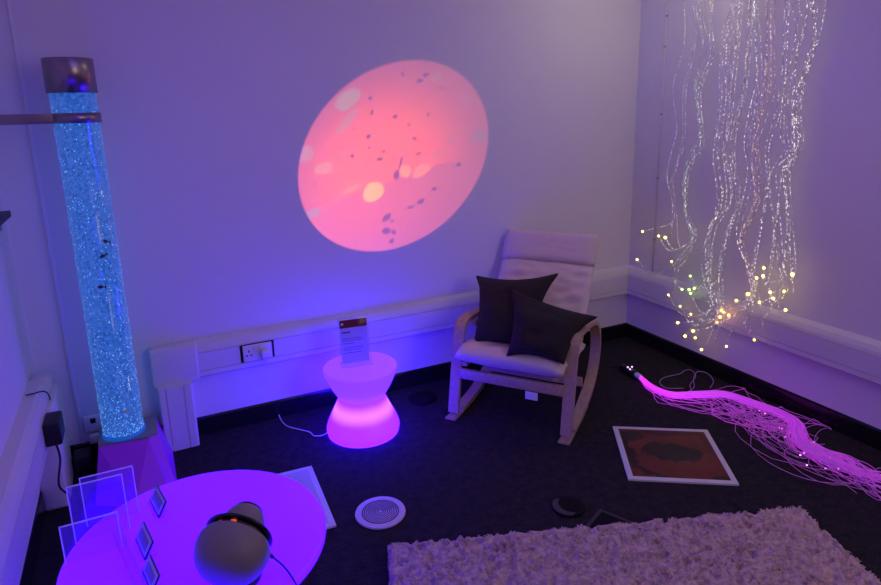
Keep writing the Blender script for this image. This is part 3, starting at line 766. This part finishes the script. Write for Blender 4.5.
def tile(label, loc, rz, panel_mat, border_mat):
    t = thing('liquid_floor_tile', label, 'floor tile', loc, rz, 'liquid floor tiles')
    a, w = .25, .026
    fr = [(-a, -a), (a, -a), (a, a), (-a, a)]; inn = [(x * (a - w) / a, y * (a - w) / a) for x, y in fr]
    vs = [(x, y, 0) for x, y in fr] + [(x, y, .009) for x, y in fr] + [(x, y, .010) for x, y in inn] + [(x, y, 0) for x, y in inn]
    fs = []
    for i in range(4):
        j = (i + 1) % 4
        fs += [(i, j, j + 4, i + 4), (i + 4, j + 4, j + 8, i + 8), (i + 8, j + 8, j + 12, i + 12), (i + 12, j + 12, j, i)]
    MB().add(vs, fs).build('border', border_mat, t)
    n = 40; b = a - w; vs = []; fs = []
    for i in range(n + 1):
        for k in range(n + 1):
            x, y = -b + 2 * b * k / n, -b + 2 * b * i / n
            e = (1 - (x / b) ** 8) * (1 - (y / b) ** 8)
            vs.append((x, y, .009 + .004 * e * (.5 + mnoise.noise(Vector((x * 6, y * 6, loc[0]))))))
    for i in range(n):
        for k in range(n): fs.append((i * (n + 1) + k, i * (n + 1) + k + 1, (i + 1) * (n + 1) + k + 1, (i + 1) * (n + 1) + k))
    MB().add(vs, fs, True).build('liquid_panel', panel_mat, t)
TA = -.57674072
tx, ty = -1.0247123, -1.02090106
c_ = (tx + .25 * math.cos(TA) + .25 * math.sin(TA), ty + .25 * math.sin(TA) - .25 * math.cos(TA), 0)
tile('white bordered floor tile filled with dark red liquid, beside the fibre tail', c_, TA, liquid_mat('red liquid gel'), M['mat_white'])
tile('pale floor tile partly hidden under the round glowing table', (-2.862, -.845, 0), math.radians(-2.9), M['mat_grey'], M['mat_white'])

td = thing('tactile_disc', 'pale round disc with concentric ridges on the carpet', 'tactile disc', (-2.425, -1.113, 0))
dp = [(0, .0), (.108, .0), (.112, .004), (.110, .010), (.084, .011)]
r = .080
while r > .012:
    dp += [(r, .007), (r - .003, .007), (r - .0045, .012), (r - .0075, .012)]; r -= .0095
dp += [(.006, .010), (0, .011)]
autosmooth(MB().lathe(dp, 72).build('ridged_disc', pbr('white rubber', (.62, .58, .66, 1), .5), td), 40)
gm = pbr('painted groove shade', (.10, .08, .13, 1), .7)  # dark rings paint in the shade of the grooves between ridges
r = .082
while r > .014:
    MB().lathe([(r, .0075), (r - .0038, .0075), (r - .0038, .0122), (r, .0122)], 64, closed=True).build('groove', gm, td); r -= .0095

dk = thing('dark_disc', 'small black disc lying by the shaggy rug edge', 'disc', (-1.672, -1.47, 0))
MB().lathe([(0, 0), (.072, 0), (.075, .006), (.070, .012), (.045, .013), (0, .009)], 48).build('disc_body', M['dark_disc'], dk)
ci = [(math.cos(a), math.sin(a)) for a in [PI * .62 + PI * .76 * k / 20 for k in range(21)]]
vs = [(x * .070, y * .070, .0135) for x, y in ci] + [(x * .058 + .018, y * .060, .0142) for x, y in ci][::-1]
MB().add(vs + [(p[0], p[1], .010) for p in vs], [(i, i + 1, 40 - i, 41 - i) for i in range(20)] + [(i, (i + 1) % 42, (i + 1) % 42 + 42, i + 42) for i in range(42)]).build('crescent', pbr('crescent grey', (.055, .05, .06, 1), .7), dk)  # slightly paler grey crescent on one side of the disc
d2 = thing('dark_disc', 'black disc on the carpet between the glowing stool and the rocking chair', 'disc', (-1.80, -.20, 0))
MB().lathe([(0, 0), (.080, 0), (.084, .006), (.079, .012), (.05, .012), (0, .008)], 48).build('disc_body', M['dark_disc'], d2)
dt = thing('dark_tile', 'corner of a flat black tile poking out from under the rug', 'floor tile', (-1.63, -1.745, 0), math.radians(25))
MB().box((-.15, -.15, 0), (.15, .15, .004), .001).build('tile_body', M['dark_disc'], dt)
MB().box((-.15, .135, .0035), (.15, .15, .005), .0005).box((.135, -.15, .0035), (.15, .134, .005), .0005).build('rim', pbr('grey trim', (.035, .032, .038, 1), .7), dt)

# shaggy rug
RA = math.atan2(-1.976 + 1.366, -.833 + 2.488)
rw, rd = 1.765, 1.15
rg = thing('shaggy_rug', 'pale grey shaggy rug on the dark carpet in the foreground', 'rug', (-2.488, -1.366, .0052), RA)
MB().box((0, -rd, 0), (rw, 0, .012)).build('backing', M['rug_back'], rg)
pile = MB()
nx, ny = 300, 196
vs = []; fs = []
def rug_h(x, y):
    w = mnoise.noise(Vector((x * 9, y * 9, 7))) * 1.2
    b = mnoise.noise(Vector((x * 11, y * 14, 3)))
    c = 1 - 2.2 * abs(mnoise.noise(Vector((x * 19 + w, y * 34 + w, 1))))
    c2 = mnoise.noise(Vector((x * 45, y * 60, 4)))
    ed = min(x, rw - x, -y, rd + y)
    return (.030 + .005 * b + .022 * c + .006 * c2) * min(1, .6 + ed / .04)
for i in range(ny + 1):
    for k in range(nx + 1):
        x, y = rw * k / nx, -rd * i / ny
        ex = rnd.uniform(-.004, .004)
        vs.append((x + ex, y + ex * .7, rug_h(x, y)))
for i in range(ny):
    for k in range(nx): fs.append((i * (nx + 1) + k, i * (nx + 1) + k + 1, (i + 1) * (nx + 1) + k + 1, (i + 1) * (nx + 1) + k))
nv = nx + 1
rim = [k for k in range(nv)] + [i * nv + nx for i in range(1, ny + 1)] + [ny * nv + k for k in range(nx - 1, -1, -1)] + [i * nv for i in range(ny - 1, 0, -1)]
nb = len(vs); vs += [(vs[i][0], vs[i][1], .011) for i in rim]
for j in range(len(rim)):
    j2 = (j + 1) % len(rim); fs.append((rim[j], rim[j2], nb + j2, nb + j))
pile.add(vs, fs, True)
# tufts: small bent blades
tvs = []; tfs = []
for n_ in range(64000):
    x, y = rnd.uniform(-.004, rw + .004), -rnd.uniform(-.004, rd + .004)
    if y < -.75: continue
    z = rug_h(min(max(x, 0), rw), max(min(y, 0), -rd)) - .006
    if z < .027 and rnd.random() < .9: continue
    w = mnoise.noise(Vector((x * 14, y * 18, 11))) * 6 + rnd.uniform(-.7, .7)
    dx, dy = math.cos(w), math.sin(w)
    l = rnd.uniform(.010, .020); wd = rnd.uniform(.0014, .0028); hh = rnd.uniform(.004, .010)
    b0 = len(tvs)
    tvs += [(x - dy * wd, y + dx * wd, z), (x + dy * wd, y - dx * wd, z),
            (x + dx * l * .4 + dy * wd, y + dy * l * .4 - dx * wd, z + hh), (x + dx * l * .4 - dy * wd, y + dy * l * .4 + dx * wd, z + hh),
            (x + dx * l, y + dy * l, z + hh * .75)]
    tfs += [(b0, b0 + 1, b0 + 2, b0 + 3), (b0 + 3, b0 + 2, b0 + 4)]
pile.add(tvs, tfs, True)
po = pile.build('shaggy_pile', M['rug'], rg); po['kind'] = 'stuff'

# ------------------------------------------------------------------ glowing round table
TZ = .55; TC = (-3.180, -1.699); TR = .3586
tbm = thing('light_table', 'round glowing violet table in the lower left foreground', 'light table', (TC[0], TC[1], 0))
MB().lathe([(0, TZ), (TR - .012, TZ), (TR - .004, TZ - .002), (TR, TZ - .010), (TR, TZ - .020), (TR - .006, TZ - .026), (TR - .02, TZ - .028), (0, TZ - .028)], 96).build('table_top', glow('violet lit top', (.175, .002, 5.5, 1), 1.0, base=(.22, .05, .5, 1), rough=.4), tbm)
MB().lathe([(0, TZ - .029), (.22, TZ - .029), (.15, TZ - .16), (.12, .28), (.15, .12), (.24, .012), (.24, .002), (0, .002)], 64).build('table_base', glow('violet lit base', (.10, .002, .8, 1), .5, base=(.22, .05, .5, 1), rough=.4), tbm)

# stepped clear riser at the table's left edge
rs = thing('acrylic_riser', 'stepped clear acrylic stand on the left side of the glowing table', 'display stand', (-3.447, -1.63, TZ))
def sheet(nm, a, b, mat='acrylic'):
    o = MB().box(a, b, .0006).build(nm, M[mat], rs); return o
for y0, hh, dx in ((0, .112, 0), (.08, .180, .020), (.15, .160, .046)):
    sheet('clear_panel', (-.072 + dx, y0, 0), (.066 + dx, y0 + .003, hh))
    e = MB().box((-.072 + dx, y0 - .0004, hh), (.066 + dx, y0 + .0034, hh + .0026)).box((-.0745 + dx, y0 - .0004, 0), (-.0715 + dx, y0 + .0034, hh + .0026)).box((.0655 + dx, y0 - .0004, 0), (.0685 + dx, y0 + .0034, hh + .0026))
    e.build('polished_edge', M['acrylic_edge'], rs)
sheet('side_panel', (.0735, -.0, 0), (.0765, .2, .02))
# low clear rail with card slots
rl = thing('card_rail', 'low clear acrylic rail on the glowing table between stepped stand and picture cards', 'card holder', (-3.364, -1.70, TZ), math.radians(12))
MB().box((-.012, -.15, 0), (-.009, .15, .022), .0006).box((.010, -.15, 0), (.013, .15, .022), .0006).box((-.012, -.15, 0), (.013, .15, .003), .0006).build('channel', M['acrylic'], rl)
cg = pbr('card print', (.30, .20, .34, 1), .5)
def card(label, loc, rz, w, hh):
    c = thing('picture_card', label, 'card', loc, rz, 'picture cards on the glowing table')
    ln = Matrix.Rotation(math.radians(-30), 4, 'X')
    MB().box((-w / 2, -.003, .002), (w / 2, .003, hh), .001, mat=ln).build('card_frame', M['black_plastic'], c)
    MB().box((-w / 2 + .005, -.0042, .009), (w / 2 - .001, -.0030, hh - .0005), .0003, mat=ln).build('card_face', M['mat_grey'], c)
    MB().box((-w / 2 + .016, -.0052, .017), (w / 2 - .014, -.0042, hh - .010), .0002, mat=ln).build('picture', cg, c)
    MB().box((-w / 2, -.010, 0), (w / 2, .034, .0018), .0005).build('foot', M['acrylic'], c)
card('small black edged picture card, farthest along the glowing table', (-3.292, -1.487, TZ), math.radians(-79), .11, .055)
card('small black edged picture card, middle one on the glowing table', (-3.335, -1.668, TZ), math.radians(-79), .11, .055)
card('small black edged picture card nearest the photo bottom edge', (-3.322, -1.815, TZ), math.radians(-79), .10, .05)

# ------------------------------------------------------------------ effect projector on the table
def oil_mat():
    m, nt, b = newmat('oil wheel glass')
    b.inputs['Base Color'].default_value = (.012, .010, .014, 1); b.inputs['Roughness'].default_value = .12
    tc = nt.nodes.new('ShaderNodeTexCoord'); n = nt.nodes.new('ShaderNodeTexNoise'); n.inputs['Scale'].default_value = 26; n.inputs['Detail'].default_value = 2
    nt.links.new(tc.outputs['Object'], n.inputs['Vector'])
    rp = nt.nodes.new('ShaderNodeValToRGB'); e = rp.color_ramp.elements
    e[0].position = .52; e[0].color = (.0, .0, .0, 1); e[1].position = .68; e[1].color = (1.0, .85, .75, 1)
    x = e.new(.60); x.color = (.9, .10, .04, 1)
    nt.links.new(n.outputs['Fac'], rp.inputs[0]); nt.links.new(rp.outputs[0], b.inputs['Emission Color']); b.inputs['Emission Strength'].default_value = 1.2  # lit glints on the wheel put in as patchy emission
    return m
PC = Vector((-3.106, -1.912, TZ + .098)); PF = Vector((.52058, .78373, .33877)).normalized()
pj = thing('effect_projector', 'rounded grey effect projector on the glowing table', 'projector', (PC.x, PC.y, TZ))
q = PF.to_track_quat('Z', 'Y').to_matrix().to_4x4()
MP = Matrix.Translation((0, 0, PC.z - TZ)) @ q
body = [(0, -.090), (.030, -.088), (.058, -.078), (.080, -.058), (.093, -.030), (.096, -.005), (.0945, .004), (.090, .014), (.083, .019), (.072, .020), (.0, .020)]
MB().lathe([(p.x, p.z) for p in catmull([(a, 0, b) for a, b in body], 5)], 64, MP).build('housing', M['egg'], pj)
MB().lathe([(.055, .032), (.086, .031), (.090, .035), (.088, .039), (.055, .039)], 64, MP, closed=True).build('wheel_rim', pbr('black gloss rim', (.008, .008, .009, 1), .2), pj)
MB().lathe([(0, .0215), (.074, .0215), (.079, .026), (.075, .0305), (0, .0305)], 48, MP).build('oil_wheel', oil_mat(), pj)
nose = [(.030, .040), (.056, .040), (.061, .045), (.060, .058), (.054, .078), (.045, .096), (.037, .104), (.033, .105), (.031, .101)]
MB().lathe([(p.x, p.z) for p in catmull([(a, 0, b) for a, b in nose], 5)], 48, MP).build('lens_barrel', M['egg'], pj)
MB().lathe([(.0335, .103), (.036, .104), (.037, .108), (.034, .111), (.031, .108)], 48, MP).build('barrel_ring', M['black_plastic'], pj)
MB().lathe([(0, .099), (.020, .0985), (.031, .096), (.031, .093), (0, .093)], 32, MP).build('lens', glow('lit lens', (1.0, .5, .35, 1), 2.0, rough=.05), pj)
MB().lathe([(.052, .0), (.060, .0), (.062, .006), (.058, .018), (.052, .018)], 48, closed=True).build('stand_ring', M['black_plastic'], pj)
MB().box((-.012, .0, .0), (.012, .012, .04), .003, mat=Matrix.Rotation(.4, 4, 'Z') @ Matrix.Translation((0, .052, 0))).build('stand_post', M['black_plastic'], pj)
MB().tube([(.076, .012, .045), (.089, .002, .036), (.095, -.003, .031)], [.0055, .006, .0045], 12).build('power_connector', M['black_plastic'], pj)
MB().tube(catmull([(.095, -.003, .031), (.115, -.03, .016), (.130, -.08, .004), (.135, -.16, .004), (.125, -.19, .004)], 8), .0026).build('power_lead', M['black_cable'], pj)

# the projector's light: a spot with an oil-wheel pattern in its beam
ld = bpy.data.lights.new('projector_beam', 'SPOT'); lo = bpy.data.objects.new('projector_beam', ld); COL.objects.link(lo)
src = Vector((-3.0116926, -1.76501045, .70767309)) + PF * .0
lo.location = src
Rr = PF.cross(Vector((0, 0, 1))).normalized(); Uu = Rr.cross(PF)
lm = Matrix.Identity(4)
for i in range(3): lm[i][0] = Rr[i]; lm[i][1] = Uu[i]; lm[i][2] = -PF[i]
lm.translation = src; lo.matrix_world = lm
ld.spot_size = math.radians(32); ld.spot_blend = 0; ld.shadow_soft_size = .0; ld.energy = 345; ld.color = (1, 1, 1)
ld.use_nodes = True; nt = ld.node_tree
em = nt.nodes['Emission']
tc = nt.nodes.new('ShaderNodeTexCoord'); sx = nt.nodes.new('ShaderNodeSeparateXYZ'); nt.links.new(tc.outputs['Normal'], sx.inputs[0])
def mth(op, a, b=None, c=None):
    n = nt.nodes.new('ShaderNodeMath'); n.operation = op
    for i, v in enumerate((a, b, c)):
        if v is None: continue
        if isinstance(v, (int, float)): n.inputs[i].default_value = v
        else: nt.links.new(v, n.inputs[i])
    return n.outputs[0]
RAD = .231
uu = mth('MULTIPLY', mth('ADD', mth('MULTIPLY', mth('DIVIDE', sx.outputs['X'], sx.outputs['Z']), -1.0), .025), 1 / RAD)
vv = mth('MULTIPLY', mth('ADD', mth('MULTIPLY', mth('DIVIDE', sx.outputs['Y'], sx.outputs['Z']), -1.0), .025), 1 / RAD)
cv = nt.nodes.new('ShaderNodeCombineXYZ'); nt.links.new(uu, cv.inputs[0]); nt.links.new(vv, cv.inputs[1])
def nmap(val, a, b, lo_=0.0, hi=1.0):
    n = nt.nodes.new('ShaderNodeMapRange'); n.interpolation_type = 'SMOOTHSTEP'
    n.inputs['From Min'].default_value = a; n.inputs['From Max'].default_value = b; n.inputs['To Min'].default_value = lo_; n.inputs['To Max'].default_value = hi
    nt.links.new(val, n.inputs['Value']); return n.outputs[0]
def vlen(v):
    n = nt.nodes.new('ShaderNodeVectorMath'); n.operation = 'LENGTH'; nt.links.new(v, n.inputs[0]); return n.outputs['Value']
def cmix(f, a, b):
    n = nt.nodes.new('ShaderNodeMix'); n.data_type = 'RGBA'
    for nm, v in (('Factor', f), ('A', a), ('B', b)):
        if isinstance(v, (int, float)) or isinstance(v, tuple): n.inputs[nm].default_value = v
        else: nt.links.new(v, n.inputs[nm])
    return n.outputs['Result']
rad = vlen(cv.outputs[0])
wn = nt.nodes.new('ShaderNodeTexNoise'); wn.inputs['Scale'].default_value = 5; wn.inputs['Detail'].default_value = 3; nt.links.new(cv.outputs[0], wn.inputs['Vector'])
wv = nt.nodes.new('ShaderNodeVectorMath'); wv.operation = 'MULTIPLY_ADD'; wv.inputs[1].default_value = (.10, .10, 0); wv.inputs[2].default_value = (-.05, -.05, 0)
nt.links.new(wn.outputs['Color'], wv.inputs[0])
wp = nt.nodes.new('ShaderNodeVectorMath'); wp.operation = 'ADD'; nt.links.new(cv.outputs[0], wp.inputs[0]); nt.links.new(wv.outputs[0], wp.inputs[1])
def spot_blob(cx, cy, rx, ry, rot=0.0, soft=.2):
    mp = nt.nodes.new('ShaderNodeMapping'); mp.vector_type = 'TEXTURE'
    mp.inputs['Location'].default_value = (cx, cy, 0); mp.inputs['Scale'].default_value = (rx, ry, 1); mp.inputs['Rotation'].default_value = (0, 0, rot)
    nt.links.new(wp.outputs[0], mp.inputs['Vector'])
    return nmap(vlen(mp.outputs[0]), 1 + soft, 1 - soft)
C0 = (1.0, .105, .004, 1); CE = (.40, .058, .040, 1)
col = cmix(nmap(rad, .30, 1.05), C0, CE)
# the pale pinker pool below the oil boundary
sy = mth('ADD', vv, mth('MULTIPLY', uu, -.02))
bn = nt.nodes.new('ShaderNodeTexNoise'); bn.inputs['Scale'].default_value = 3.5; nt.links.new(cv.outputs[0], bn.inputs['Vector'])
low = nmap(mth('ADD', mth('ADD', sy, mth('MULTIPLY', bn.outputs['Fac'], .16)), mth('MULTIPLY', mth('ABSOLUTE', mth('SUBTRACT', uu, .35)), .16)), .0, -.03)
col = cmix(mth('MULTIPLY', low, .75), col, (.50, .072, .060, 1))
for (b, c, f) in (((-.327, .80, .13, .085, .25), (.34, .20, .10, 1), .85), ((-.36, .60, .15, .05, .6), (.42, .16, .08, 1), .75), ((-.856, .40, .10, .09, .3), (.36, .16, .12, 1), .7),
                  ((-.668, .194, .10, .07, .1), (.50, .17, .07, 1), .8), ((-.85, -.298, .09, .06, .3), (.28, .14, .12, 1), .8), ((.905, .054, .085, .065, .0), (.26, .12, .11, 1), .8),
                  ((.776, .451, .04, .035, 0), (.40, .14, .12, 1), .6), ((.502, .742, .06, .04, 0), (.38, .16, .12, 1), .6), ((.527, .007, .06, .03, 0), (.5, .15, .1, 1), .6), ((.653, .105, .04, .03, 0), (.45, .13, .1, 1), .6),
                  ((-.142, -.219, .115, .105, .9), (1.0, .34, .01, 1), .95), ((.22, -.085, .06, .065, .6), (1.0, .26, .02, 1), .85), ((.375, -.134, .085, .06, .3), (1.0, .22, .03, 1), .8), ((-.38, -.13, .11, .035, .2), (1.0, .17, .03, 1), .8),
                  ((-.78, .02, .03, .05, 0), (.30, .07, .07, 1), .6), ((-.80, -.1, .03, .04, 0), (.36, .11, .10, 1), .6), ((-.60, .45, .05, .03, .4), (.5, .12, .09, 1), .5)):
    col = cmix(mth('MULTIPLY', spot_blob(*b), f), col, c)
for (x, y, a, b, rot) in ((-.009, -.558, .055, .03, .8), (-.018, -.738, .05, .04, 0), (.075, -.76, .03, .03, 0), (.037, -.87, .03, .025, 0), (.368, -.46, .04, .03, .3), (.27, -.50, .03, .02, 0), (.508, -.35, .03, .025, 0),
                          (.123, -.104, .032, .05, -.2), (.164, .022, .012, .07, -.1), (-.151, .38, .020, .02, 0), (-.332, .228, .018, .018, 0), (-.15, .26, .015, .015, 0), (.218, .857, .015, .02, 0), (.366, .739, .025, .02, 0), (.411, .785, .022, .02, 0),
                          (.0, .18, .015, .015, 0), (.30, .22, .018, .018, 0), (.25, .38, .016, .018, 0), (.12, .50, .02, .02, 0), (.44, .42, .016, .018, 0), (-.28, .50, .012, .012, 0), (-.40, .33, .012, .012, 0), (.72, -.15, .02, .02, 0), (-.1, .62, .015, .02, 0), (-.1, .74, .018, .02, 0), (.55, .62, .014, .016, 0), (.10, .10, .013, .013, 0), (.35, .05, .02, .013, 0), (.05, -.62, .02, .02, 0), (-.22, .10, .014, .014, 0), (-.05, .12, .03, .015, 0)):
    col = cmix(mth('MULTIPLY', spot_blob(x, y, a, b, rot, .35), .88), col, (.10, .008, .03, 1))
vo = nt.nodes.new('ShaderNodeTexVoronoi'); vo.inputs['Scale'].default_value = 9; nt.links.new(cv.outputs[0], vo.inputs['Vector'])
col = cmix(mth('MULTIPLY', nmap(vo.outputs['Distance'], .13, .07), .30), col, (.35, .02, .02, 1))
mask = nmap(rad, 1.005, .965)
nt.links.new(col, em.inputs['Color']); nt.links.new(mask, em.inputs['Strength'])

# ------------------------------------------------------------------ room lights
def area(name, loc, target, sx_, sy_, energy, col, spread=180):
    d = bpy.data.lights.new(name, 'AREA'); d.shape = 'RECTANGLE'; d.size = sx_; d.size_y = sy_; d.energy = energy; d.color = col; d.spread = math.radians(spread)
    o = bpy.data.objects.new(name, d); COL.objects.link(o); o.location = loc
    o.rotation_euler = (Vector(target) - Vector(loc)).to_track_quat('-Z', 'Y').to_euler()
    return o
area('violet_ambient_fill', (-2.3, -2.2, 2.70), (-2.3, -2.2, 0), 1.6, 1.6, 7.5, (.34, .225, 1.0))  # assumed overhead source for the violet ambience, unseen
area('warm_front_fill', (-.9, -4.5, 1.9), (-.8, 0, 1.1), 1.0, 1.7, 13.5, (1.0, .72, .58))  # warm fill from behind the camera, standing in for an unseen source
area('upper_right_fill', (-.45, -.80, 2.70), (-.75, -.5, 1.6), .5, .25, 2.6, (1.0, .86, .62))  # added fill to brighten the walls at upper right, no lamp seen there

w = bpy.data.worlds.new('world'); S.world = w; w.use_nodes = True
w.node_tree.nodes['Background'].inputs[0].default_value = (.02, .015, .04, 1)
S.view_settings.view_transform = 'Standard'; S.view_settings.look = 'None'; S.view_settings.gamma = 1.0; S.view_settings.exposure = 0.0
S.view_settings.use_curve_mapping = False
